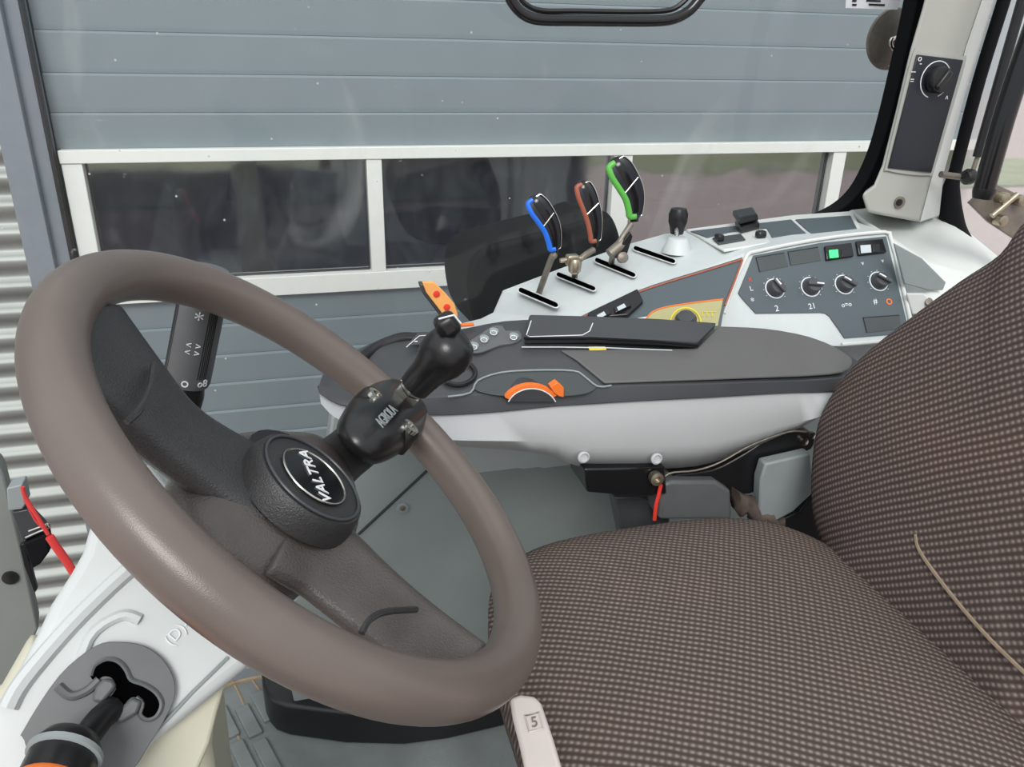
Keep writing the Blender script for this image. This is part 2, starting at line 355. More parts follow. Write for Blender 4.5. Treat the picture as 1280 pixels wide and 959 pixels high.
for i, p in enumerate(es):
    t = (es[min(i+1, len(es)-1)]-es[max(i-1, 0)]); t.y = 0; t.normalize(); n_ = V((-t.z, 0, t.x))   # travelling down: normal to the right
    rings.append([V((p.x, 1.33, p.z)), V((p.x, 1.365, p.z)), V((p.x, 1.365, p.z))+n_*.06, V((p.x, 1.33, p.z))+n_*.06])
loft('window_seal', rings, rubber, win, bevel=.003, label='thick black rubber seal with a rounded lower corner')
# pillar
pil = thing('cab_pillar', tuple(aY(1125, 270, 1.2)), 'pale grey cab pillar cover with a dark dial panel, right of the side window', 'pillar')
pf = [(1238, -330), (1156, 0), (1138, 62), (1121, 135), (1103, 206), (1092, 232), (1077, 243), (1084, 266), (1150, 278), (1166, 219), (1208, 59), (1228, 0), (1330, -330)]
YP = 1.18
prism('pillar_cover', [aY(x, y, YP) for x, y in pf], (.10, .12, -.02), pillarm, pil, bevel=.006, seg=3)
ps = [(1330, -330), (1228, 0), (1208, 59), (1166, 219), (1150, 278), (1174, 270), (1180, 215), (1206, 120), (1244, 0), (1352, -330)]
def yy(i): return YP-.002 if i < 5 else YP+.03
prism('side_cover', [aY(x, y, yy(i)) for i, (x, y) in enumerate(ps)], (0.06, .1, -.02), light2, pil, bevel=.003)
def onp(x, y, d=0): return aY(x, y, YP-d)
pp = cr([onp(x, y, .001) for x, y in [(1141, 65), (1150, 65), (1175, 67), (1200, 71), (1206, 76), (1185, 150), (1166, 214), (1160, 219), (1135, 218), (1108, 213), (1106, 207), (1122, 140)]], 3, True)
prism('panel_bezel', pp, (0, -.003, 0), pillarm, pil, bevel=.001)
cpp = [c for c in [onp(x, y, .004) for x, y in [(1145, 68), (1203, 75), (1163, 216), (1109, 210)]]]
cp = prism('control_panel', cpp, (0, -.003, 0), slate2, pil, bevel=.002, label='dark slate panel')
dc = onp(1169, 99.5, .007)
tube('dial_ring', [dc+V((.0285*math.cos(a), -.0005, .0285*math.sin(a))) for a in [math.radians(225-i*10) for i in range(-3, 30)]], .0009, white, cp, seg=6)
kb = lathe('rotary_knob', [(.021, 0), (.021, .014), (.019, .018), (.008, .019), (.0, .019)], dc, (0, -1, 0), black, pil, label='black rotary knob')
box('knob_grip', dc+V((0, -.019, 0)), (.012, .008, .034), black, kb, bevel=.003, rot=Matrix.Rotation(.6, 3, 'Y'))
for (x, y, s_) in [(1150, 73, 'o'), (1151, 79, '-'), (1142, 89, '--'), (1140, 101, '='), (1183, 124, '^')]:
    text('symbol', s_, onp(x, y, .0075), (1, 0, 0), (0, 0, 1), .014, white, cp)
cyl('screw_washer', onp(1123.5, 253, 0), (0, -1, 0), .0105, .004, dullmetal, pil); cyl('screw', onp(1123.5, 253, .004), (0, -1, 0), .006, .003, black, pil)
# rear window
rw = thing('window_2', (1.25, 1.1, .8), 'rear cab window with black seal and dusty glass', 'window', kind='structure')
rs = cr([aY(x, y, 1.22) for x, y in [(1356, -330), (1276, -70), (1255, 0), (1224, 100), (1195, 210), (1188, 244), (1192, 285), (1212, 318), (1245, 345)]], 6)
rr_ = [.011+.010*min(1, max(0, (i-24)/10)) for i in range(len(rs))]
tube('window_seal', rs, rr_, rubber, rw, seg=12)
gq = [aY(x, y, 1.235) for x, y in [(1356, -330), (1278, -60), (1255, 0), (1224, 100), (1195, 210), (1188, 244), (1192, 285), (1212, 318), (1300, 350), (1400, 300), (1480, -330)]]
mk('glass_pane', gq, [list(range(len(gq)))], glassd, rw, smooth=False)
gs = thing('gas_strut', tuple(aY(1222, 200, 1.15)), 'thin black gas strut beside the rear window', 'gas strut')
tube('cylinder', [aY(1382, -330, 1.14), aY(1278, 0, 1.14), aY(1222, 196, 1.14)], .0085, black, gs)
tube('rod', [aY(1222, 196, 1.14), aY(1213, 222, 1.14)], .004, dullmetal, gs)
tube('pivot_bolt', [aY(1176, 218, 1.15), aY(1206, 222, 1.15)], .0055, dullmetal, gs)
lathe('ball_joint', [(.003, -.012), (.012, -.008), (.014, 0), (.012, .008), (.003, .012)], aY(1211, 221, 1.14), (1, 0, .2), black, gs)
hb = thing('handle_bar', tuple(aY(1229, 240, 1.02)), 'thick black handle bar ending at a steel bracket by the rear window', 'handle')
tube('bar', cr([aY(1430, -330, 1.0), aY(1306, 0, 1.0), aY(1262, 125, 1.0), aY(1236, 215, 1.0), aY(1230, 238, 1.0)], 4)+[], .0155, blackg, hb, seg=16)
lathe('bar_collar', [(.0, -.012), (.014, -.010), (.0165, 0), (.0165, .006), (.0, .007)], aY(1230, 240, 1.0), aY(1245, 190, 1.0)-aY(1230, 240, 1.0), black, hb)
prism('bracket', [aY(x, y, 1.03) for x, y in [(1212, 254), (1241, 228), (1330, 270), (1300, 320), (1236, 278)]], (0, .006, 0), dullmetal, hb, bevel=.001)
for x, y in [(1248, 246), (1269, 249), (1245, 274)]: cyl('bracket_bolt', aY(x, y, 1.03), (0, -1, 0), .009, .016, brass, hb)
tube('bracket_rail', [aY(1240, 270, 1.015), aY(1272, 243, 1.015)], .0045, brass, hb)
rf = prism('rear_fender', cr([aY(x, y, 1.40) for x, y in [(1222, 345), (1230, 324), (1245, 316), (1275, 318), (1280, 350), (1230, 356)]], 4, True), (0, .03, 0), redm, bevel=.004)
tag(rf, 'red fender seen low through the rear window', 'fender')
# black mudguard outside
mg = cr([aY(x, y, 1.75) for x, y in [(600, 313), (650, 297), (715, 280), (752, 266), (763, 268), (772, 283), (779, 310), (785, 350), (770, 420), (690, 440), (620, 430), (596, 405), (587, 375), (586, 340)]], 4, True)
mgo = prism('front_mudguard', mg, (0, .30, -.03), rubber, bevel=.02, seg=4); tag(mgo, 'big black rounded mudguard outside the window behind the levers', 'mudguard')
tube('mudguard_bracket', [V((.75, 1.9, .5)), V((.75, 1.9, -1.15))], .03, rubber, mgo)
# handle loop on the window top, suction disc, sticker
lp = [(638, -40), (636, -10), (642, 5), (655, 18), (675, 24.5), (720, 25.5), (790, 26.5), (835, 25), (858, 16), (872, 2), (880, -12), (880, -40)]
lo = tube('window_handle', cr([aY(x, y, 1.30) for x, y in lp+[(860, -75), (760, -82), (655, -75)]], 4, True), .0085, blackg, seg=12, closed=True)
tag(lo, 'black rounded loop handle at the top of the side window', 'handle')
lo2 = tube('loop_lining', cr([aY(x, y, 1.31) for x, y in [(650, -40), (649, -8), (658, 6), (678, 13.5), (720, 14), (790, 15), (832, 13.5), (850, 6), (865, -12), (866, -40), (850, -66), (760, -72), (665, -66)]], 4, True), .0042, black, lo, seg=8, closed=True)
sd = thing('round_reflector', tuple(aY(1112, 50, 1.42)), 'round grey disc with a chrome hook behind the window seal', 'disc')
lathe('disc', [(.0, -.012), (.03, -.010), (.054, -.002), (.056, .002), (.0, .004)], aY(1115, 49, 1.42), (0, 1, 0), dullmetal, sd, seg=40)
tube('hook', cr([aY(1128, 66, 1.39), aY(1115, 60, 1.38), aY(1114, 50, 1.38), aY(1124, 45, 1.39)], 5), .004, chrome, sd, seg=8)
st = prism('sticker', [aY(x, y, 1.352) for x, y in [(1058, -8), (1126, -6), (1122, 12), (1057, 10)]], (0, .0006, 0), stickm, bevel=0); tag(st, 'small white printed sticker high on the side window', 'sticker')
for x, y, wd in [(1068, 1, .009), (1068, 6, .009), (1092, 1, .03), (1096, 6, .034)]:
    box('print_line', aY(x, y, 1.351), (wd, .0004, .003), slate2, st, bevel=0)

# ================================================================== RIGHT CONSOLE
con = thing('side_console', (.8, 1.2, .0), 'pale grey control console along the side window', 'console')
YF, YN, YB = 1.31, 1.10, 1.012
st_ = [((560, 408), 1.31, (556, 430), 1.12, (560, 470), 1.05), ((600, 398), 1.31, (640, 425), 1.11, (650, 460), 1.05), ((616, 390), 1.31, (676, 415), 1.10, (690, 460), 1.04), ((628, 362), 1.31, (712, 399), 1.10, (720, 440), 1.03),
       ((704, 333), YF, (780, 372), YN, (800, 425), 1.01), ((782, 305), YF, (850, 347), YN, (850, 425), 1.0), ((829, 292), YF, (928, 318), YN, (900, 425), YB),
       ((900, 282), YF, (960, 310), YN, (960, 425), YB), ((991, 274), YF, (1025, 299), YN, (1045, 428), YB), ((1045, 268), YF, (1112, 290), YN, (1144, 426), YB)]
rings = []
for (f_, yf, n_, yn, b_, yb) in st_:
    a, b, c = aY(*f_, yf), aY(*n_, yn), aY(*b_, yb)
    rings.append([V((a.x, yf+.01, .3)), a, b, c, V((c.x, yb+.03, c.z-.03)), V((c.x, yb+.1, .55)), V((c.x, 1.175, .5))])
loft('console_body', rings, light, con, bevel=.005, ang=50)
# rear part of the console under the pillar
rr2 = []
for (f_, yf, n_, yn, b_, yb) in [((1060, 262), 1.32, (1112, 298), YN, (1146, 424), YB), ((1090, 258), 1.32, (1165, 330), 1.08, (1185, 395), 1.0), ((1185, 268), 1.24, (1228, 345), 1.06, (1240, 380), 1.0), ((1260, 330), 1.22, (1285, 375), 1.06, (1290, 400), 1.0)]:
    a, b, c = aY(*f_, yf), aY(*n_, yn), aY(*b_, yb)
    rr2.append([V((a.x, yf, .3)), a, b, c, V((c.x, yb+.1, .5))])
loft('rear_console_body', rr2, light2, con, bevel=.006, ang=50)
def quad(name, px, Y, mat, par, d=.004, bevel=.0015, **k):   # thin plate on the console at depth function Y
    P = [aY(x, y, Y(x, y) if callable(Y) else Y) for x, y in px]
    n_ = (P[1]-P[0]).cross(P[2]-P[0]).normalized()
    if n_.dot(P[0]-CAM) > 0: n_ = -n_
    return prism(name, [p+n_*.001 for p in P], n_*d, mat, par, bevel=bevel, **k)
quad('grey_inset', [(1115, 303), (1150, 322), (1180, 352), (1176, 362), (1158, 362), (1128, 354)], 1.03, midgrey, con, label='mid grey recessed plate')
quad('screw_plate', [(1131, 366), (1152, 366), (1172, 386), (1158, 392), (1138, 392)], 1.02, light2, con)
cyl('console_screw', aY(1160, 378, 1.015), (-.1, -.8, .6), .007, .004, dullmetal, con)
quad('lower_inset', [(1140, 396), (1166, 396), (1160, 412), (1144, 418)], 1.01, midgrey, con)
# deck plane under the levers
d0, d1, d2 = aY(704, 333, YF), aY(780, 372, YN), aY(829, 292, YF)
dnn = (d1-d0).cross(d2-d0).normalized()
if dnn.z < 0: dnn = -dnn
def dk(x, y, l=0): return aP(x, y, d0, dnn, l+.004)
def slot(cx, cy, dx, dy, w_):
    pts = []
    e = V((dx, dy)).normalized(); p = V((-e.y, e.x))*.8; L_ = V((dx, dy)).length
    for i in range(7):
        a = math.pi/2+math.pi*i/6; pts.append((cx-dx/2+(e.x*math.cos(a)+p.x*math.sin(a))*w_, cy-dy/2+(e.y*math.cos(a)+p.y*math.sin(a))*w_))
    for i in range(7):
        a = -math.pi/2+math.pi*i/6; pts.append((cx+dx/2+(e.x*math.cos(a)+p.x*math.sin(a))*w_, cy+dy/2+(e.y*math.cos(a)+p.y*math.sin(a))*w_))
    pr_ = prism('lever_slot', [dk(x, y, .0015) for x, y in pts], dnn*.0012, void, con, bevel=0)
    tube('slot_rim', [dk(x, y, .003) for x, y in pts], .0011, light2, pr_, seg=6, closed=True)
for s_ in [(673, 372, 42, 18, 4.6), (720, 352, 42, 17, 4.2), (769, 334.5, 44, 18, 4.2), (818, 318.5, 46, 16, 4.0)]: slot(*s_)
# hydraulic levers
def lever(name, base, bend, top, yb, yt, mat, label, gpts, ggrp='hydraulic levers on the side console'):
    b0 = dk(*base, -.01)
    t = thing(name, tuple(b0), label, 'lever', ggrp)
    m1 = aY(*bend, yb); m2 = aY(*top, yt)
    tube('lever_rod', cr([b0, m1, m2], 6), .0052, dullmetal if name != 'x' else chrome, t, seg=10)
    A, B, C_, w0, w1 = gpts                                   # grip spine: bottom, mid, top px ; widths in metres
    P = cr([aY(*A, yt), aY(*B, yt+.003), aY(*C_, yt+.008)], 7); N_ = len(P); rings = []; face = []; rim1 = []; rim2 = []
    for i, p in enumerate(P):
        s = i/(N_-1); t_ = (P[min(i+1, N_-1)]-P[max(i-1, 0)]).normalized()
        wd = (w0+(w1-w0)*math.sin(min(1, s*1.15)*math.pi/2)) * math.sqrt(max(.03, 1-max(0, (s-.75)/.25)**2))
        if s < .1: wd = w0*.9
        side = t_.cross(V((0, 1, 0))).normalized(); dep = side.cross(t_).normalized()
        if dep.y > 0: dep = -dep
        rings.append([p+side*wd*.5*math.cos(a)*1.0+dep*wd*.34*math.sin(a) for a in [2*math.pi*j/14 for j in range(14)]])
        if .12 < s < 1:
            rim1.append(p+side*wd*.44+dep*wd*.22); rim2.append(p-side*wd*.44+dep*wd*.22)
            face.append((p+side*wd*.36+dep*wd*.31, p-side*wd*.36+dep*wd*.31))
    loft('grip', rings, blackg, t, smooth=True, ang=60)
    loop = rim1+rim2[::-1]
    tube('colour_band', cr([rim1[0]*.5+rim2[0]*.5]+rim1+[rim1[-1]*.6+rim2[-1]*.4], 3), .0040*w1/.033, mat, t, seg=10, label='%s edge band' % label.split()[0])
    tube('silver_edge', cr([rim1[-1]*.6+rim2[-1]*.4]+rim2[::-1]+[rim1[0]*.5+rim2[0]*.5], 3), .0011, chrome, t, seg=6)
    km = len(face)//2; tube('face_line', [face[km][0]+V((0, -.0008, 0)), face[km+1][1]+V((0, -.0008, 0))], .0009, chrome, t, seg=6)
    fv = [p for pr2 in face for p in pr2]
    mk('grip_face', fv+[p+V((0, .004, 0)) for p in fv], [[2*i, 2*i+1, 2*i+3, 2*i+2] for i in range(len(face)-1)], slate2, t)
    return t, b0, m1
lever('hydraulic_lever', (672, 371), (689, 324), (693, 320), 1.17, 1.17, blue, 'blue edged lever grip at the front of the console, leftmost of three', ((694, 318), (688, 282), (664, 245), .012, .036))
t2, b2, m2 = lever('hydraulic_lever', (718, 352), (722, 328), (742, 312), 1.19, 1.20, rust, 'brown edged lever grip, middle of three on the console', ((744, 308), (741, 270), (726, 226), .012, .034))
lathe('clamp_joint', [(.006, 0), (.010, .004), (.011, .018), (.008, .024), (.0, .025)], aY(718, 342, 1.17), (0, 0, 1), brass, t2)
box('clamp_block', aY(715, 325, 1.18), (.020, .016, .018), brass, t2, bevel=.003)
tube('clamp_pin', [aY(700, 326, 1.18), aY(728, 322, 1.18)], .004, brass, t2, seg=8)
t3, b3, m3 = lever('hydraulic_lever', (764, 334), (768, 314), (789, 280), 1.20, 1.21, green, 'green edged lever grip, tallest and rightmost of three on the console', ((793, 277), (790, 240), (766, 198), .016, .045))
tube('clamp_collar', [aY(762, 318, 1.195), aY(780, 303, 1.2)], .0095, dullmetal, t3)
prism('clamp_plate', [aY(x, y, 1.19) for x, y in [(788, 290), (791, 296), (784, 318), (776, 326), (768, 322), (778, 304)]], (0, .006, 0), black, t3, bevel=.001)
lathe('clamp_joint', [(.003, -.007), (.009, -.004), (.009, .004), (.003, .007)], aY(778, 322, 1.185), (0, -1, .3), dullmetal, t3)
# small joystick
jb = dk(846, 298)
js = thing('joystick', tuple(jb), 'short black joystick knob on a pale cone right of the levers', 'joystick')
lathe('cone', [(.026, 0), (.017, .022), (.014, .024), (.0, .024)], dk(846, 315), (0, 0, 1), light, js)
jt = aY(846, 290, 1.27); tube('stem', [dk(846, 306, .01), aY(846, 280, 1.24)], .004, chrome, js)
lathe('knob', [(.011, 0), (.013, .012), (.016, .020), (.0165, .034), (.013, .043), (.0, .045)], aY(846, 292, 1.24), (-.02, 0, 1), black, js)
# rear deck insets
q0, q1, q2 = aY(829, 292, YF), aY(928, 318, YN), aY(1045, 268, YF)
qn = (q1-q0).cross(q2-q0).normalized(); qn = qn if qn.z > 0 else -qn
def dq(x, y, l=0): return aP(x, y, q0, qn, l)
def plate(name, px, mat, l=.001, d=.003, par=None, **k): return prism(name, [dq(x, y, l) for x, y in px], qn*d, mat, par or con, **k)
plate('deck_rail', [(857, 290), (991, 272), (1066, 267), (1076, 290), (1012, 299), (905, 316)], light2, .001, .005)
plate('slate_inset', [(863, 290), (989, 275.5), (1008, 293), (965, 298), (958, 286), (912, 291), (884, 298)], slate, .006, .002)
plate('slate_inset', [(994, 275.5), (1063, 270.5), (1071, 286.5), (1014, 293.5)], slate, .006, .002)
plate('slider_track', [(890, 299), (926, 294), (932, 301), (898, 307)], recess, .006, .003)
box('slider', dq(899, 297, .014), (.012, .016, .012), black, con, bevel=.003)
sw = prism('socket_cover', [dq(x, y, .006) for x, y in [(918, 282), (944, 277), (949, 287), (925, 293)]], V((0, 0, .012)), black, con, bevel=.004, seg=3)
prism('cover_flap', [p+V((-.003, 0, .014)) for p in [dq(x, y, .006) for x, y in [(917, 281), (943, 276), (949, 286), (924, 292)]]], V((-.002, .004, .012)), black, con, bevel=.004, seg=3)
box('toggle_switch', dq(951, 293, .012), (.018, .014, .014), black, con, bevel=.005)
# dark panel with orange trim
o0, o1, o2 = aY(722, 400, YN-.007), aY(928, 322, YN-.007), aY(860, 425, .990)
on = (o1-o0).cross(o2-o0).normalized(); on = on if on.dot(o0-CAM) < 0 else -on
def do(x, y, l=0): return aP(x, y, o0, on, l)
tr = [(722, 400), (750, 386), (780, 372), (815, 359), (850, 348), (890, 336), (928, 324), (918, 352), (906, 380), (900, 415), (720, 420)]
prism('slate_control_panel', [do(x, y, .0) for x, y in tr], on*.005, slate, con, bevel=.001)
tube('orange_trim', cr([do(x, y, .006) for x, y in tr[:7]], 2)+[do(x, y, .006) for x, y in [(928, 325), (918, 352), (906, 382)]], .0016, rust, con, seg=6)
prism('yellow_panel', cr([do(x, y, .005) for x, y in [(806, 402), (814, 391), (832, 384), (870, 378)]], 3)+[do(x, y, .005) for x, y in [(904, 374), (897, 408), (806, 410)]], on*.001, olive, con, bevel=0, label='olive yellow printed area')
tube('yellow_line', cr([do(x, y, .0065) for x, y in [(806, 402), (814, 391), (832, 384), (870, 378)]], 3)+[do(904, 374, .0065)], .0012, orange, con, seg=6)
tube('dial_ring', [do(857+19*math.cos(a), 404-19*math.sin(a), .007) for a in [math.pi*i/12 for i in range(13)]], .0014, yellow, con, seg=6)
lathe('black_knob', [(.016, 0), (.016, .01), (.012, .016), (.0, .018)], do(857, 404, .006), on, shell, con)
for x in (878, 884, 890): tube('yellow_symbol', [do(x, 396, .007), do(x, 390, .007), do(x+4, 390, .007)], .0007, yellow, con, seg=5)
sb = prism('switch_block', [do(x, y, .005) for x, y in [(735, 395), (797, 365), (804, 380), (785, 398), (735, 402)]], on*.008, black, con, bevel=.002)
for x, y in [(752, 391), (777, 381)]:
    r_ = prism('rocker_switch', [do(x-10, y+5, .013), do(x+8, y-5, .013), do(x+12, y+3, .013), do(x-8, y+12, .013)], on*.004, blackg, con, bevel=.001)
    prism('rocker_lens', [do(x-6, y+3.5, .018), do(x+3, y-1.5, .018), do(x+6, y+3, .018), do(x-4, y+8, .018)], on*.001, lensw, r_, bevel=.0005)
# dial panel
a0, a1, a2 = aY(941, 320, YN-.006), aY(1107, 296, YN-.006), aY(1055, 423, YB-.012)
an = (a1-a0).cross(a2-a0).normalized(); an = an if an.dot(a0-CAM) < 0 else -an
def da(x, y, l=0): return aP(x, y, a0, an, l)
prism('dial_panel_bed', [da(x, y, -.004) for x, y in [(932, 316), (1025, 299), (1112, 290), (1145, 426), (1050, 434), (900, 432), (905, 385)]], an*.005, light, con, bevel=.001)
dp = prism('dial_panel', [da(x, y, .001) for x, y in [(941, 320), (1025, 304), (1107, 296), (1136, 417), (1055, 423.5), (1036, 396), (1031, 392.5), (1025, 391.5), (944, 392.5), (927, 374), (922, 367)]], an*.002, slate, con, bevel=.0005, label='slate blue dial panel with white symbols')
tube('panel_frame', cr([da(x, y, .003) for x, y in [(905, 392), (920, 350), (934, 319)]], 3)+cr([da(x, y, .004) for x, y in [(938, 316), (980, 307), (1025, 299), (1070, 293), (1106, 290)]], 3)+[da(x, y, .004) for x, y in [(1112, 293), (1120, 320), (1142, 418), (1139, 423), (1100, 427), (1052, 431)]], .0032, light2, con, seg=8, label='pale raised frame')
for i, qd in enumerate([[(945, 322), (980, 316), (985, 333), (950, 340)], [(985, 315), (1022, 309), (1026, 326), (989, 332)], [(1029, 309), (1062, 305), (1065, 322), (1031, 327)], [(1068, 303), (1101, 300), (1106, 317), (1071, 321)], [(1079, 397), (1124, 394), (1126, 411), (1084, 416)]]):
    if i in (2, 3):
        s1 = prism('rocker_switch', [da(x, y, .002) for x, y in qd], an*.006, blackg, con, bevel=.0015)
        x, y = qd[0]
        lw = 11 if i == 2 else 13
        prism('switch_lens', [da(x+7, y+4, .008), da(x+7+lw, y+3, .008), da(x+8+lw, y+13, .008), da(x+8, y+14, .008)], an*.0012, lens if i == 2 else lensw, s1, bevel=.0005, label='lit green lens' if i == 2 else 'clear lens')
        prism('switch_pad', [da(x+22, y+3, .008), da(x+31, y+2, .008), da(x+32, y+12, .008), da(x+23, y+13, .008)], an*.001, black, s1, bevel=.0005)
    else:
        b1 = prism('blank_cover', [da(x, y, .0032) for x, y in qd], an*.0008, recess, con, bevel=0)
        L0, L1, L2, L3 = qd
        tube('blank_rim', [da(*L3, .004), da(*L0, .004), da(*L1, .004)], .0009, slate2, b1, seg=5)
for i, (x, y) in enumerate([(968.5, 361), (1013, 359), (1055, 356), (1098, 352)]):
    c = da(x, y, .003); r = .0158
    k_ = lathe('rotary_dial', [(.0135, 0), (.0125, .011), (.0105, .0135), (0, .0138)], c, an, knobg, con)
    u_ = (da(x+5, y, .003)-c).normalized(); v_ = an.cross(u_)
    tube('dial_ring', [c+(u_*math.cos(a)+v_*math.sin(a))*r+an*.0006 for a in [2*math.pi*j/30 for j in range(30)]], .0011, white, k_, seg=6, closed=True)
    an_ = [2.2, -.1, 2.6, 2.6][i]; dd = u_*math.cos(an_)+v_*math.sin(an_); dd = -dd if False else dd
    if dd.z < 0 and i != 1: dd = -dd
    sd_ = an.cross(dd)
    box('dial_grip', c+an*.016, (.026, .0065, .007), knobg, k_, bevel=.0015, rot=Matrix((dd, sd_, an)).transposed())
    box('pointer', c+an*.0200+dd*.006, (.012, .0022, .0012), white, k_, bevel=0, rot=Matrix((dd, sd_, an)).transposed())
    for j in range(9):
        a = math.radians(-40+j*32); q = c+(u_*math.cos(a)+v_*math.sin(a))*.0195
        box('scale_tick', q, (.0018, .0018, .0006), white, k_, bevel=0)
ux = (da(1000, 350)-da(990, 351.5)); uy = an.cross(ux)
uy = uy if uy.z > 0 else -uy
for (x, y, s_, sz, m_) in [(937, 349, 'x', .013, redm), (939, 361, 'L', .011, white), (941, 377, '*', .015, white), (971, 386, '2', .014, white), (1015, 383, '21', .013, white), (1058, 381, 'o=o', .011, white), (1094, 377, '#', .013, white), (1111, 376, 'o', .022, orange), (1078, 329, 'v', .011, white), (1103, 326, 'v', .011, white)]:
    text('symbol', s_, da(x, y, .0032), ux, uy, sz, m_, dp)

# ================================================================== ARMREST
arm = thing('armrest', (.45, .9, .62), 'dark topped armrest with pale grey underside beside the seat', 'armrest')
Y0, Y1 = .865, .992
AS = [((398, 486), (403, 470), (399, 492), (401, 499), .89, .92), ((425, 497), (440, 440), (425, 507), (418, 521), .875, .97), ((470, 501), (500, 417), (475, 514), (470, 541), Y0, Y1), ((534, 497), (565, 413), (540, 520), (550, 556), Y0, Y1), ((600, 493), (631, 401), (620, 516), (640, 563), Y0, Y1),
      ((690, 489), (700, 399), (690, 509), (695, 571), Y0, Y1), ((720, 487), (740, 401), (720, 507), (724, 583), Y0, Y1), ((780, 483), (820, 405), (800, 502), (800, 586), Y0, Y1), ((880, 480), (900, 409), (880, 498), (870, 583), Y0, Y1), ((930, 478), (960, 413), (930, 495), (920, 568), Y0, Y1),
      ((990, 476), (1017, 423), (985, 492), (970, 547), Y0, Y1), ((1030, 474), (1050, 437), (1025, 491), (1010, 530), Y0, Y1-.02), ((1058, 471), (1073, 452), (1048, 489), (1045, 505), Y0+.01, Y1-.06)]
rt, rb = [], []
for N_, F_, B_, L_, yn, yf in AS:
    a, b, c, d = aY(*N_, yn), aY(*F_, yf), aY(*B_, yn-.006), aY(*L_, yn+.02)
    rt.append([b, b+(a-b)*.12+V((0, 0, .002)), b+(a-b)*.9+V((0, 0, .003)), a, c, V((c.x, c.y+.02, c.z)), V((b.x, yf, min(c.z, b.z-.01)))])
    e = V((d.x, yf-.02, d.z)); g = c*.45+d*.55; g.y = yn-.012
    rb.append([V((c.x, c.y+.006, c.z+.002)), g, d, e, V((b.x, yf-.01, c.z+.002))])
def dens(rings, n=3):
    cols = [cr([r[j] for r in rings], n) for j in range(len(rings[0]))]
    return [list(x) for x in zip(*cols)]
loft('top_shell', dens(rt), shell, arm, bevel=.003, ang=45)
loft('lower_shell', dens(rb), armgrey, arm, smooth=True, ang=60, label='pale grey lower shell')
s0, s1, s2 = aY(600, 493, Y0), aY(880, 480, Y0), aY(740, 401, Y1)
sn = (s1-s0).cross(s2-s0).normalized(); sn = sn if sn.z > 0 else -sn
def ar(x, y, l=0): return aP(x, y, s0, sn, l+.002)
prism('grey_pad', [ar(x, y, .001) for x, y in [(755, 481), (720, 452), (700, 440), (870, 438), (897, 410)]]+cr([ar(x, y, .001) for x, y in [(897, 410), (956, 413), (1010, 423), (1045, 438), (1064, 452), (1052, 467), (1000, 472)]], 3)[1:], sn*.004, toppad, arm, bevel=.002, label='grey rubbery elbow pad')
prism('side_rail', [ar(x, y, .004) for x, y in [(655, 431), (660, 401), (740, 403), (820, 406), (893, 411), (868, 436), (820, 433), (740, 430)]], sn*.012, shell, arm, bevel=.003)
tube('rail_groove', [ar(x, y, .017) for x, y in [(655, 423), (740, 423), (820, 427), (872, 432)]], .0018, rubber, arm, seg=6)
tube('white_outline', [ar(x, y, .016) for x, y in [(664, 401), (658, 419), (662, 421), (728, 419), (737, 414), (741, 404)]], .0007, white, arm, seg=5)
prism('yellow_mark', [ar(x, y, .004) for x, y in [(735, 434), (756, 434), (758, 438), (737, 439)]], sn*.001, yellow, arm, bevel=0)
tube('edge_highlight', [ar(x, y, .005) for x, y in [(652, 434), (700, 434), (760, 435), (840, 438)]], .001, light, arm, seg=5)
# button cluster
prism('button_plate', cr([ar(x, y, .001) for x, y in [(578, 436), (600, 420), (615, 410), (628, 410), (632, 416), (648, 416), (652, 426), (640, 432), (625, 434), (604, 442), (590, 443)]], 2, True), sn*.004, gate, arm, bevel=.001)
for x, y in [(592, 434), (605, 425), (617, 416), (642, 422)]:
    b_ = lathe('push_button', [(.0065, 0), (.0062, .004), (.004, .005), (.0, .004)], ar(x, y, .004), sn, midgrey, arm)
    c = ar(x, y, .0095); u_ = V((1, 0, 0)); v_ = sn.cross(u_)
    tube('button_ring', [c+(u_*math.cos(a)+v_*math.sin(a))*.0042 for a in [2*math.pi*j/16 for j in range(16)]], .0006, white, b_, seg=5, closed=True)
prism('keypad', [ar(x, y, .001) for x, y in [(508, 432), (522, 418), (556, 414), (548, 430)]], sn*.002, shell, arm, bevel=.001)
tube('keypad_outline', [ar(x, y, .004) for x, y in [(508, 434), (524, 420), (548, 418)]], .0006, white, arm, seg=5)
for x in (520, 529, 538): box('keypad_mark', ar(x, 427, .0045), (.004, .002, .001), white, arm, bevel=0)
for x in (486, 495, 504): box('front_mark', ar(x, 476, .0025), (.006, .0016, .001), white, arm, bevel=0)
# scoop with the orange arc
sc_ = cr([ar(x, y, .0) for x, y in [(592, 487), (600, 474), (625, 466), (665, 463), (712, 464), (728, 470), (746, 482), (735, 492), (705, 496), (660, 496), (620, 495)]], 3, True)
prism('scoop_lining', sc_, sn*.0018, recess, arm, bevel=.0005)
tube('scoop_rim', cr([ar(x, y, .003) for x, y in [(560, 496), (588, 491), (597, 476), (625, 466), (665, 463), (716, 463.5), (731, 471), (747, 483), (764, 482)]], 3), .0013, midgrey, arm, seg=6)
def arc(r1, n=16, a0=150, a1=30): return [(665+r1*1.22*math.cos(math.radians(a0+(a1-a0)*i/n)), 512-r1*math.sin(math.radians(a0+(a1-a0)*i/n))) for i in range(n+1)]
YA = .851
wh = prism('thumb_wheel', [aY(x, y, YA) for x, y in arc(27, a0=160, a1=20)], (0, .05, 0), shell, arm, bevel=.001)
prism('orange_scale', [aY(x, y, YA) for x, y in arc(31, a0=152, a1=34)+arc(26.5, a0=34, a1=152)], (0, .008, 0), orange, arm, bevel=.0004)
tube('wheel_rim', [aY(x, y, YA-.001) for x, y in arc(26, a0=158, a1=22)], .0008, white, arm, seg=5)
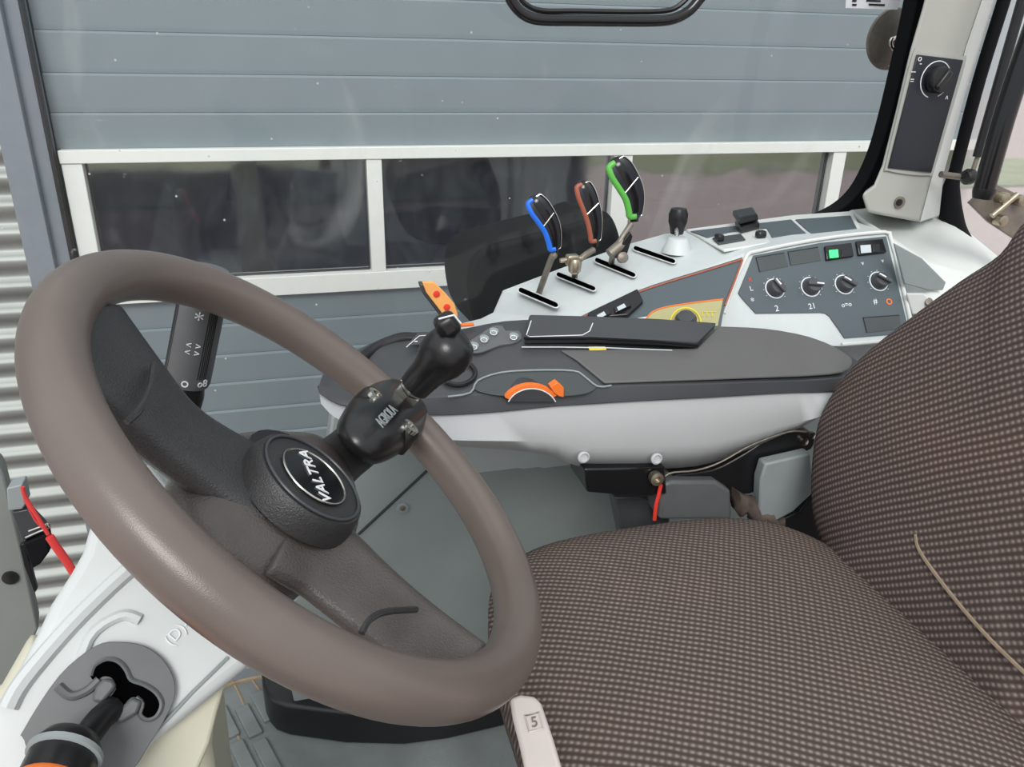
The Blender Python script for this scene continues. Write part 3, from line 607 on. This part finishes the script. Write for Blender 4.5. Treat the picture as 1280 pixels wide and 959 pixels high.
prism('orange_pointer', [aY(x, y, YA-.003) for x, y in [(688, 484), (697, 478), (705, 485), (705, 497), (699, 496), (692, 491)]], (0, .012, 0), orange, arm, bevel=.001)
tube('joystick_collar', [ar(572+22*math.cos(a), 466+15*math.sin(a), .004) for a in [2*math.pi*j/28 for j in range(28)]], .003, black, arm, seg=8, closed=True)
for x, y in [(729, 571), (820, 573)]:
    lathe('body_screw', [(.008, 0), (.008, .003), (.006, .004), (.0052, .001), (0, .001)], aY(x, y, .857), (0, -1, .1), armgrey, arm)
tube('front_grip', cr([aY(448, 452, .94), aY(470, 436, .97), aY(500, 424, .98), aY(520, 424, .98)], 4), .0085, black, arm)
box('orange_tab', aY(584, 406, .985), (.018, .006, .004), orange, arm, bevel=.001)
# paddle
pd = thing('paddle_lever', tuple(aY(566, 425, .93)), 'curved orange faced paddle lever standing at the front of the armrest', 'lever')
po = [(528, 353), (543, 353), (558, 368), (568, 380), (572, 392), (572, 420), (563, 412), (556, 396), (546, 383), (533, 366)]
prism('paddle_body', [aY(x-4, y+2, .935) for x, y in po], (0, .014, 0), shell, pd, bevel=.002)
pfc = prism('paddle_face', [aY(x, y, .93) for x, y in po], (0, .006, 0), lorange, pd, bevel=.001, label='orange face with two red spots')
for x, y in [(545.6, 367.5), (558.5, 384)]: cyl('red_spot', aY(x, y, .93), (0, -1, 0), .0042, .0012, redm, pfc)
tube('paddle_stem', [aY(568, 408, .936), aY(572, 440, .936)], .006, black, pd)

# ================================================================== STEERING WHEEL
WC = V((.0091, .5304, .9135)); wn_ = V((.6617, -.0915, .7442)).normalized()
w1 = wn_.cross(V((0, 1, 0))).normalized(); w2 = wn_.cross(w1)
def wp(x, y, t=0): return aP(x, y, WC, wn_, t)
sw_ = thing('steering_wheel', tuple(WC), 'worn brown grey three spoke steering wheel with black hub', 'steering wheel')
tube('rim', [WC+(w1*math.cos(a)+w2*math.sin(a))*.195 for a in [2*math.pi*i/120 for i in range(120)]], .0187, rimm, sw_, seg=32, closed=True, ang=80)
def pillow(name, out, c, n, dome, th, mat, par, layers=8, edge=.25, uv=None, sub=0, **k):
    out = [V(p) for p in out]; N = len(out); rings = []
    prof = [(.04, 1.), (.2, .97), (.4, .90), (.6, .78), (.75, .62), (.87, .42), (.95, .2), (1, 0), (1.0, -.4), (.97, -.8), (.9, -1)]
    for s, h in prof:
        hh = dome*h if h >= 0 else th*h
        rings.append([c+(p-c)*s+n*hh for p in out])
    v = [p for r in rings for p in r]; f = []
    for i in range(len(rings)-1):
        for j in range(N): f.append([i*N+j, i*N+(j+1) % N, (i+1)*N+(j+1) % N, (i+1)*N+j])
    f += [list(range(N)), list(range(len(v)-1, len(v)-N-1, -1))]
    return mk(name, v, f, mat, par, uv=uv, sub=sub, ang=80, **k)

hout = cr([wp(x, y, -.045) for x, y in [(300, 545), (345, 545), (385, 550), (425, 580), (441, 625), (445, 665), (420, 700), (380, 730), (330, 730), (270, 690), (230, 640), (225, 590), (255, 555)]], 4, True)
pillow('hub', hout, wp(362, 620, -.045), wn_, .033, .05, hubm, sw_)
def spoke(name, ax, wid, mat, lift, ridge=.5, hgt=.014, low=.022):
    P = [wp(x, y, l) for (x, y), l in zip(ax, lift)]; rings = []
    P = cr(P, 5); W_ = [w.x for w in cr([V((q, 0, 0)) for q in wid], 5)]
    for i, p in enumerate(P):
        t = (P[min(i+1, len(P)-1)]-P[max(i-1, 0)]).normalized(); s = wn_.cross(t).normalized(); w_ = W_[i]
        up_ = t.cross(s); up_ = up_ if up_.dot(wn_) > 0 else -up_
        rings.append([p-s*w_*.5-up_*low, p-s*w_*.5-up_*hgt*.4, p-s*w_*.38, p+s*w_*(ridge-.14)+up_*hgt*.55, p+s*w_*ridge*.9+up_*hgt, p+s*w_*.42+up_*hgt*.55, p+s*w_*.5, p+s*w_*.5-up_*low])
    return loft(name, rings, mat, sw_, sub=2)
# s points: for left spoke travelling hub->rim
spoke('spoke', [(345, 610), (290, 580), (230, 540), (180, 490), (98, 392)], [.10, .085, .075, .085, .11], hubdark, [-.026, -.028, -.025, -.018, -.006], ridge=-.2)
spoke('spoke', [(360, 650), (410, 690), (460, 735), (520, 785), (585, 838)], [.10, .085, .075, .07, .08], hubm, [-.026, -.028, -.025, -.016, -.006], ridge=.25)
spoke('spoke', [(390, 600), (425, 572), (455, 548), (485, 520)], [.06, .046, .046, .048], hubdark, [-.030, -.024, -.014, -.004], ridge=0., hgt=.006)
bc = wp(388, 601, -.0055)
def disc_on(name, c, r, h, mat, par, **k): return lathe(name, [(r, 0), (r, h*.6), (r*.97, h), (0, h*1.02)], c-wn_*0, wn_, mat, par, seg=40, **k)
lathe('badge_base', [(.0475, -.016), (.0465, -.010), (.0452, -.004), (.0435, .0015), (.0425, .003), (0, .0032)], bc, wn_, hubdark, sw_, seg=48)
tube('badge_ring', [bc+wn_*.004+(w1*math.cos(a)+w2*math.sin(a))*.0395 for a in [2*math.pi*i/48 for i in range(48)]], .0011, shell, sw_, seg=8, closed=True)
bd = disc_on('badge', bc+wn_*.001, .0262, .004, blackg, sw_, label='glossy black badge with white lettering')
tube('badge_edge', [bc+wn_*.005+(w1*math.cos(a)+w2*math.sin(a))*.0262 for a in [2*math.pi*i/48 for i in range(48)]], .0008, chrome, bd, seg=8, closed=True)
tx = wp(380, 580, .002)-wp(402, 625, .002)
ty = wn_.cross(tx); 
text('lettering', 'VALTRA', bc+wn_*.0057, tx, ty, .0142, white, bd)
tube('spoke_seam', cr([wp(193, 455, .0), wp(188, 485, .002), wp(175, 512, .001), wp(158, 528, -.004)], 4), .0022, hubdark, sw_, seg=6)
tube('spoke_seam', cr([wp(452, 792, -.004), wp(462, 775, .0), wp(482, 765, .002), wp(520, 762, -.002)], 4), .0022, hubdark, sw_, seg=6)
# column boss behind the hub
lathe('column_boss', [(.05, -.02), (.046, -.06), (.042, -.16)], WC, wn_, black, sw_)
# steering knob
kc = wp(480, 524, .012)
ko = cr([wp(x, y, .006) for x, y in [(430, 518), (449, 490), (480, 477), (502, 486), (531, 519), (527, 541), (510, 558), (480, 571), (454, 561), (434, 540)]], 4, True)
kn = pillow('spinner_knob', ko, wp(480, 524, .006), wn_, .024, .013, knobm, sw_, label='black ball spinner knob clamped to the rim with two bolts')
for x, y in [(468, 497), (510, 536)]:
    lathe('clamp_lug', [(.013, -.02), (.0125, 0), (.010, .004), (.009, .004)], wp(x, y, .020), wn_, black, kn)
    lathe('clamp_bolt', [(.0085, 0), (.0085, .004), (.0045, .0045), (.004, .001), (0, .001)], wp(x, y, .022), wn_, chrome, kn)
u_ = (wp(503, 505, .03)-wp(467, 545, .03))
text('lettering', 'AGROLA', wp(484, 520, .0305), u_, wn_.cross(u_), .0135, midgrey, kn)
nb = wp(500, 503, .022)
kd = (aP(560, 440, wp(500, 503, .07), V((0, 1, 0)))-nb); kd = wn_*.8+kd.normalized()*.2; kd.normalize()
lathe('chrome_nut', [(.0125, 0), (.0125, .016), (.011, .017), (.011, .02)], nb, kd, chrome, kn, seg=6, smooth=False)
lathe('knob_grip', [(.0125, .020), (.0145, .022), (.0155, .034), (.0165, .042), (.0195, .051), (.0228, .060), (.0235, .068), (.0220, .077), (.0170, .085), (.009, .089), (0, .090)], nb, kd, knobm, kn, seg=36)
kt = nb+kd*.088
box('knob_cap', kt+V((-.012, 0, .012)), (.020, .020, .020), black, kn, bevel=.006, seg=3, rot=Matrix.Rotation(-.5, 3, 'Y'))
tube('cap_edge', [kt+V((-.021, -.009, .021)), kt+V((-.008, -.010, .024)), kt+V((-.002, -.010, .016))], .0009, white, kn, seg=5)

# ================================================================== STALK SWITCH
sk = thing('light_stalk', tuple(aY(232, 500, .75)), 'grooved dark grey light switch stalk with white symbols behind the wheel rim', 'switch')
k0, k1 = aY(233, 478, .74), aY(254, 370, .74); kdir = (k1-k0).normalized(); kl = (k1-k0).length
lathe('stalk_barrel', [(.0, 0), (.0195, 0), (.021, .004), (.0205, kl+.02), (.018, kl+.026), (0, kl+.026)], k0, kdir, gate, sk)
a_, b_, d_ = frame(kdir)
tc_ = (CAM-k0); tc_ = (tc_-kdir*tc_.dot(kdir)).normalized(); ts_ = kdir.cross(tc_)
for j in range(14):
    a = math.radians(-95+j*5.5+ (0 if j < 7 else 70)); 
    if abs(a) < .35: continue
    dr = tc_*math.cos(a)+ts_*math.sin(a)
    tube('barrel_groove', [k0+kdir*.012+dr*.0205, k0+kdir*(kl+.015)+dr*.0203], .0007, black, sk, seg=5)
lathe('stalk_neck', [(.017, -.028), (.018, -.012), (.0165, 0)], k0, kdir, black, sk)
lathe('stalk_root', [(.014, -.06), (.014, -.026)], k0, kdir, black, sk)
sgn = ts_ if ts_.dot(ex) > 0 else ts_
xdir = kdir.cross(tc_); xdir = xdir if (xdir.x) > 0 else -xdir
for h, ang, s_, sz in [(.070, 0, '*', .018), (.045, 0, '< >', .009), (.038, 0, '< >', .009), (.008, -.75, 'o', .011), (.008, -.05, 'o', .013), (.008, .7, 'o8', .010)]:
    dr = tc_*math.cos(ang)+xdir*math.sin(ang); text('symbol', s_, k0+kdir*h+dr*.0213, xdir*math.cos(ang)-tc_*math.sin(ang), kdir, sz, white, sk)

# ================================================================== STEERING COLUMN + SHUTTLE LEVER
cn = V((.18, -.74, .65)).normalized(); cp0 = aY(150, 760, .50)
def co_(x, y, l=0): return aP(x, y, cp0, cn, l)
col = thing('steering_column', tuple(cp0-V((0, 0, .3))), 'pale grey steering column cover with a ribbed left face', 'steering column')
cpx = [(112, 655), (150, 615), (182, 572), (240, 637), (310, 690), (350, 760), (312, 832), (262, 872), (190, 930), (140, 985), (-60, 1010), (-40, 900), (0, 872), (22, 835), (46, 790), (62, 755), (88, 715), (102, 690)]
prism('column_cover', [co_(x, y) for x, y in cpx], -cn*.10+V((0, .02, -.02)), colw, col, bevel=.008, seg=3)
tube('cover_rib', cr([co_(x, y, .001) for x, y in [(190, 690), (150, 722), (90, 780), (30, 850), (10, 885)]], 4), .006, colw, col, seg=8)
tube('cover_rib', cr([co_(x, y, .0005) for x, y in [(90, 880), (110, 800), (150, 770), (175, 775)]], 4), .004, colw, col, seg=8)
tube('cover_seam', [co_(285, 822, .001), co_(240, 866, .001), co_(175, 935, .001), co_(140, 975, .001)], .0014, midgrey, col, seg=6)
prism('lower_cover', [co_(x, y, -.02) for x, y in [(300, 838), (280, 862), (272, 890), (262, 930), (238, 985), (100, 1010), (150, 930)]], -cn*.15, cream, col, bevel=.01, seg=3, label='cream lower cover')
prism('front_lower_cover', [co_(x, y, -.015) for x, y in [(40, 785), (20, 820), (0, 855), (-50, 890), (-50, 1010), (60, 1000), (70, 850)]], -cn*.15, cream, col, bevel=.01, seg=3, label='cream front cover')
xd_ = co_(243, 770)-co_(213, 803)
text('symbol', '(D)-T', co_(226, 786, .0012), xd_, cn.cross(xd_), .011, white, col)
sh = thing('shuttle_lever', tuple(co_(120, 880)), 'dark grey gated shuttle lever with an orange tipped grip on the column', 'lever')
gpx = [(120, 808), (150, 803), (180, 808), (203, 824), (217, 848), (218, 872), (208, 895), (190, 925), (150, 975), (60, 985), (32, 925), (31, 912), (75, 845)]
gpo = cr([co_(x, y, .001) for x, y in gpx], 4, True)
prism('gate_plate', gpo, cn*.006, gate, sh, bevel=.003, seg=3)
slotpx = [(113, 845), (118, 832), (133, 824), (148, 827), (158, 838), (164, 850), (180, 856), (195, 866), (202, 880), (196, 895), (184, 900), (175, 893), (178, 880), (170, 872), (160, 875), (140, 898), (126, 888), (145, 862), (140, 848), (128, 846), (120, 852)]
prism('gate_slot', cr([co_(x, y, .0075) for x, y in slotpx], 3, True), cn*.0006, void, sh, bevel=0)
tube('slot_rim', cr([co_(x, y, .008) for x, y in slotpx[:14]], 3), .0016, gate, sh, seg=6)
prism('gate_tongue', [co_(x, y, .007) for x, y in [(130, 848), (142, 850), (146, 858), (128, 880), (115, 876), (120, 860)]], cn*.006, gate, sh, bevel=.002)
prism('gate_tongue', [co_(x, y, .007) for x, y in [(165, 872), (178, 876), (172, 892), (150, 905), (142, 900), (152, 884)]], cn*.006, gate, sh, bevel=.002)
tube('gate_ridge', cr([co_(x, y, .008) for x, y in [(72, 858), (88, 870), (108, 864), (124, 850)]], 4), .003, gate, sh, seg=8)
tube('lever_shaft', [co_(140, 886, .008), co_(124, 900, .02), co_(105, 925, .035)], .0085, black, sh, seg=12)
g0, g1, g2 = co_(112, 905, .03), co_(85, 935, .05), co_(60, 990, .065)
lathe('lever_grip', [(.0, -.01), (.016, -.006), (.0195, 0), (.020, .05)], g1, (g2-g1), black, sh)
lathe('grip_ring', [(.0195, 0), (.0215, .001), (.0215, .004), (.0195, .005)], g1+(g2-g1).normalized()*.002, (g2-g1), midgrey, sh)
lathe('orange_tip', [(.0195, .021), (.0222, .024), (.0228, .029), (.0228, .08), (.02, .085)], g1, (g2-g1), orange, sh, label='orange grip end')

loft('column_stem', [[V((-.18+sx*.07*k, .66+sy*.07*k, z)) for sx, sy in ((-1, -1), (1, -1), (1, 1), (-1, 1))] for k, z in ((1.0, .60), (.9, .35), (1.1, .0))], cream, col, bevel=.01)
# ================================================================== CAB FRONT POST + CLIP
fp = prism('cab_post', [aY(x, y, 1.27) for x, y in [(-30, 560), (0, 585), (5, 594), (28, 690), (48, 786), (42, 800), (20, 850), (0, 900), (-60, 960)]], (-.01, .05, 0), cabgrey, bevel=.004)
tag(fp, 'grey metal frame post at the left edge beside the corrugated wall', 'post')
cyl('rubber_plug', aY(13, 722, 1.268), (0, -1, 0), .0125, .003, black, fp)
cb = thing('cable_clip', tuple(aY(25, 640, 1.22)), 'small grey connector clip with black socket on the frame post', 'clip')
prism('connector', [aY(x, y, 1.22) for x, y in [(8, 611), (27, 606), (32, 630), (28, 637), (10, 639)]], (0, .03, 0), midgrey, cb, bevel=.002)
prism('bracket', [aY(x, y, 1.225) for x, y in [(14, 641), (34, 637), (56, 660), (28, 678)]], (0, .02, 0), shell, cb, bevel=.002)
prism('socket', [aY(x, y, 1.225) for x, y in [(28, 680), (57, 668), (62, 690), (50, 706), (40, 712)]], (0, .03, 0), rubber, cb, bevel=.003)
prism('strap', [aY(x, y, 1.235) for x, y in [(24, 682), (30, 680), (40, 715), (46, 738), (43, 742), (30, 708)]], (0, .01, 0), black, cb, bevel=.001)
tube('wire_loop', cr([aY(x, y, 1.215) for x, y in [(32, 672), (50, 664), (61, 660), (60, 655), (52, 658), (36, 664)]], 3), .0018, chrome, cb, seg=6)
rc = thing('red_cable', tuple(aY(60, 665, 1.2)), 'red cable sleeve hanging from the clip by the column', 'cable')
tube('sleeve', cr([aY(x, y, 1.205) for x, y in [(62, 671), (72, 686), (82, 700), (92, 716)]], 3), .0065, redcab, rc)
tube('thin_wire', cr([aY(x, y, 1.205) for x, y in [(28, 609), (32, 622), (48, 648), (60, 668)]], 3), .003, redcab, rc)
tube('thin_wire', cr([aY(x, y, 1.21) for x, y in [(30, 622), (44, 650), (56, 662)]], 3), .0018, redcab, rc)

# ================================================================== SEAT
seat = thing('driver_seat', (.42, .56, .3), 'dark brown stitched fabric driver seat with worn cushion', 'seat')
cz = .590
def sup(cx, cy, hx, hy, e, N=72):
    o = []
    for i in range(N):
        a = 2*math.pi*i/N; c, s = math.cos(a), math.sin(a)
        o.append((cx+hx*abs(c)**(2/e)*(1 if c > 0 else -1), cy+hy*abs(s)**(2/e)*(1 if s > 0 else -1)))
    return o
uA = (aZ(1000, 820, .62)-aZ(900, 800, .62)); uA.z = 0; uA.normalize(); uB = V((-uA.y, uA.x, 0))
pillow('cushion', [V((x, y, cz)) for x, y in sup(.422, .555, .250, .285, 3.4)], V((.422, .555, cz)), V((0, 0, 1)), .055, .10, fabc, seat, uv=lambda p: (p.dot(uA), p.dot(uB)+p.z*.3))
lean = math.radians(17); bn = V((-math.cos(lean), 0, math.sin(lean))); bu = V((math.sin(lean), 0, math.cos(lean))); bw = V((0, 1, 0))
bp0 = V((.655, .555, .60))
farpx = [(1030, 700), (1016, 640), (1015, 580), (1028, 515), (1072, 452), (1135, 400), (1200, 352), (1250, 318), (1290, 270)]
far = [aP(x, y, bp0, bn) for x, y in farpx]
fl2 = [((p-bp0).dot(bw), (p-bp0).dot(bu)) for p in far]
print('BACK', [(round(a, 3), round(b, 3)) for a, b in fl2])
near2 = [(-a, b) for a, b in fl2][::-1]
bo = cr([bp0+bw*a+bu*b for a, b in fl2+[(fl2[-1][0]*.5, fl2[-1][1]+.06), (-fl2[-1][0]*.5, fl2[-1][1]+.06)]+near2+[(-.15, -.09), (.15, -.09)]], 4, True)
uC = (aP(1260, 500, bp0, bn)-aP(1100, 545, bp0, bn)).normalized(); uD = bn.cross(uC)
pillow('backrest', bo, bp0+bu*.2, bn, .05, .13, fabb, seat, uv=lambda p: (p.dot(uC), p.dot(uD)))
tube('piping', cr([aP(x, y, bp0, bn, .045) for x, y in [(1145, 668), (1148, 685), (1165, 712), (1200, 757), (1240, 802), (1290, 850)]], 5), .0022, tan, seat, seg=6)
loft('seat_pedestal', [[V((.42+sx*.16*k, .555+sy*.17*k, z)) for sx, sy in ((-1, -1), (1, -1), (1, 1), (-1, 1))] for k, z in ((1.0, .50), (.8, .40), (.75, .1), (1.0, .0))], black, seat, bevel=.01)
# seat mechanism
ms = thing('seat_mechanism', tuple(aY(900, 620, .88)), 'black steel armrest hinge and seat bracket between armrest and cushion', 'bracket')
prism('hinge_box', [aY(x, y, .865) for x, y in [(730, 586), (832, 584), (834, 618), (806, 622), (734, 616)]], (0, .07, 0), blackg, ms, bevel=.003)
prism('hinge_plate', cr([aY(x, y, .885) for x, y in [(834, 597), (890, 588), (930, 568), (962, 548), (1000, 537), (1018, 545), (1014, 562), (985, 572), (955, 590), (948, 614), (905, 620), (840, 618)]], 3, True), (0, .03, 0), black, ms, bevel=.002)
tube('plate_edge', cr([aY(x, y, .872) for x, y in [(806, 588), (812, 604), (824, 606), (836, 592), (870, 588), (900, 578), (940, 556), (985, 540), (1008, 540)]], 4), .0014, dullmetal, ms, seg=6)
lathe('pivot_bolt', [(.0095, 0), (.0095, .010), (.0045, .011), (.0042, .006), (0, .006)], aY(818, 596, .862), (0, -1, .1), brass, ms)
lathe('pivot_bolt', [(.006, 0), (.006, .006), (.0, .007)], aY(1003, 551, .884), (0, -1, .1), chrome, ms)
lathe('pivot_bolt', [(.005, 0), (.005, .006), (.0, .007)], aY(1013, 543, .88), (0, -1, .1), chrome, ms)
prism('plastic_cover', [aY(x, y, .87) for x, y in [(828, 606), (840, 602), (895, 602), (914, 614), (915, 650), (824, 650)]], (0, .06, 0), gate, ms, bevel=.005, seg=3)
prism('grey_flap', [aY(x, y, .862) for x, y in [(957, 580), (1014, 567), (1018, 615), (992, 640), (955, 660), (949, 636), (951, 600)]], (0, .02, 0), midgrey, ms, bevel=.003, label='blue grey plastic flap')
prism('flap_base', [aY(x, y, .868) for x, y in [(950, 662), (1000, 640), (1022, 610), (1030, 690), (960, 690)]], (0, .04, 0), black, ms, bevel=.002)
prism('support_leg', [aY(x, y, .91) for x, y in [(768, 622), (800, 620), (838, 640), (838, 680), (780, 680)]], (0, .03, 0), shell, ms, bevel=.003)
ww = tube('red_wire', cr([aY(x, y, .86) for x, y in [(826, 606), (823, 620), (820, 632), (818, 650)]], 4), .0028, redm); tag(ww, 'short red wire beside the hinge box above the cushion', 'wire')
# crumpled boot
rg = []
for i in range(9):
    c = aY(918+i*7, 622+i*4.5+3*math.sin(i*2.1), .875)
    rg.append([c+V((0, math.cos(a), math.sin(a)))*(.016+.004*math.sin(i*2.4)+.003*math.sin(3*a+i)) for a in [2*math.pi*j/14 for j in range(14)]])
tag(loft('rubber_boot', rg, boot, ang=75), 'crumpled brown rubber boot behind the seat cushion', 'boot')
# white plastic handle
H0, H1, H2 = aY(655, 880, .50), aY(690, 880, .49), aY(690, 960, .44)
hn = (H1-H0).cross(H2-H0).normalized(); hn = hn if hn.dot(H0-CAM) < 0 else -hn
def hh_(x, y, l=0): return aP(x, y, H0, hn, l)
hp = prism('handle', [hh_(x, y) for x, y in [(636, 872), (650, 867), (668, 869), (676, 878), (690, 920), (706, 975), (658, 975), (647, 925), (640, 898)]], -hn*.03, pink, seat, bevel=.004, seg=3, label='pinkish white plastic handle with a moulded square')
tube('moulded_frame', [hh_(x, y, .0006) for x, y in [(656, 895), (674, 891), (680, 911), (662, 915)]], .0011, pink, hp, seg=6, closed=True)
text('moulded_mark', '5', hh_(668, 903, .0008), hh_(676, 901)-hh_(660, 905), hn.cross(hh_(676, 901)-hh_(660, 905)), .013, dullmetal, hp)
# tractor body under the cab (seen only in the door panes)
tb = box('tractor_chassis', (1.1, .75, -.55), (2.0, .9, .7), black, bevel=.03); tag(tb, 'dark tractor body under the cab floor', 'chassis', kind='structure')
sl_ = box('added_cab_sill', (-.1, -.16, -.35), (2.2, .12, 1.6), black, bevel=.02); tag(sl_, 'added unseen dark block for the lower left cab side, darkens the door pane reflections', 'sill', kind='structure')  # out of view; added so the left door panes reflect something dark
lf = box('added_left_fender', (1.45, -.35, -.15), (1.1, .5, 1.6), shell, bevel=.08); tag(lf, 'added unseen dark block for the left rear fender, darkens the door pane reflections', 'fender', kind='structure')  # unseen block put in next to the sill to keep pane reflections dark
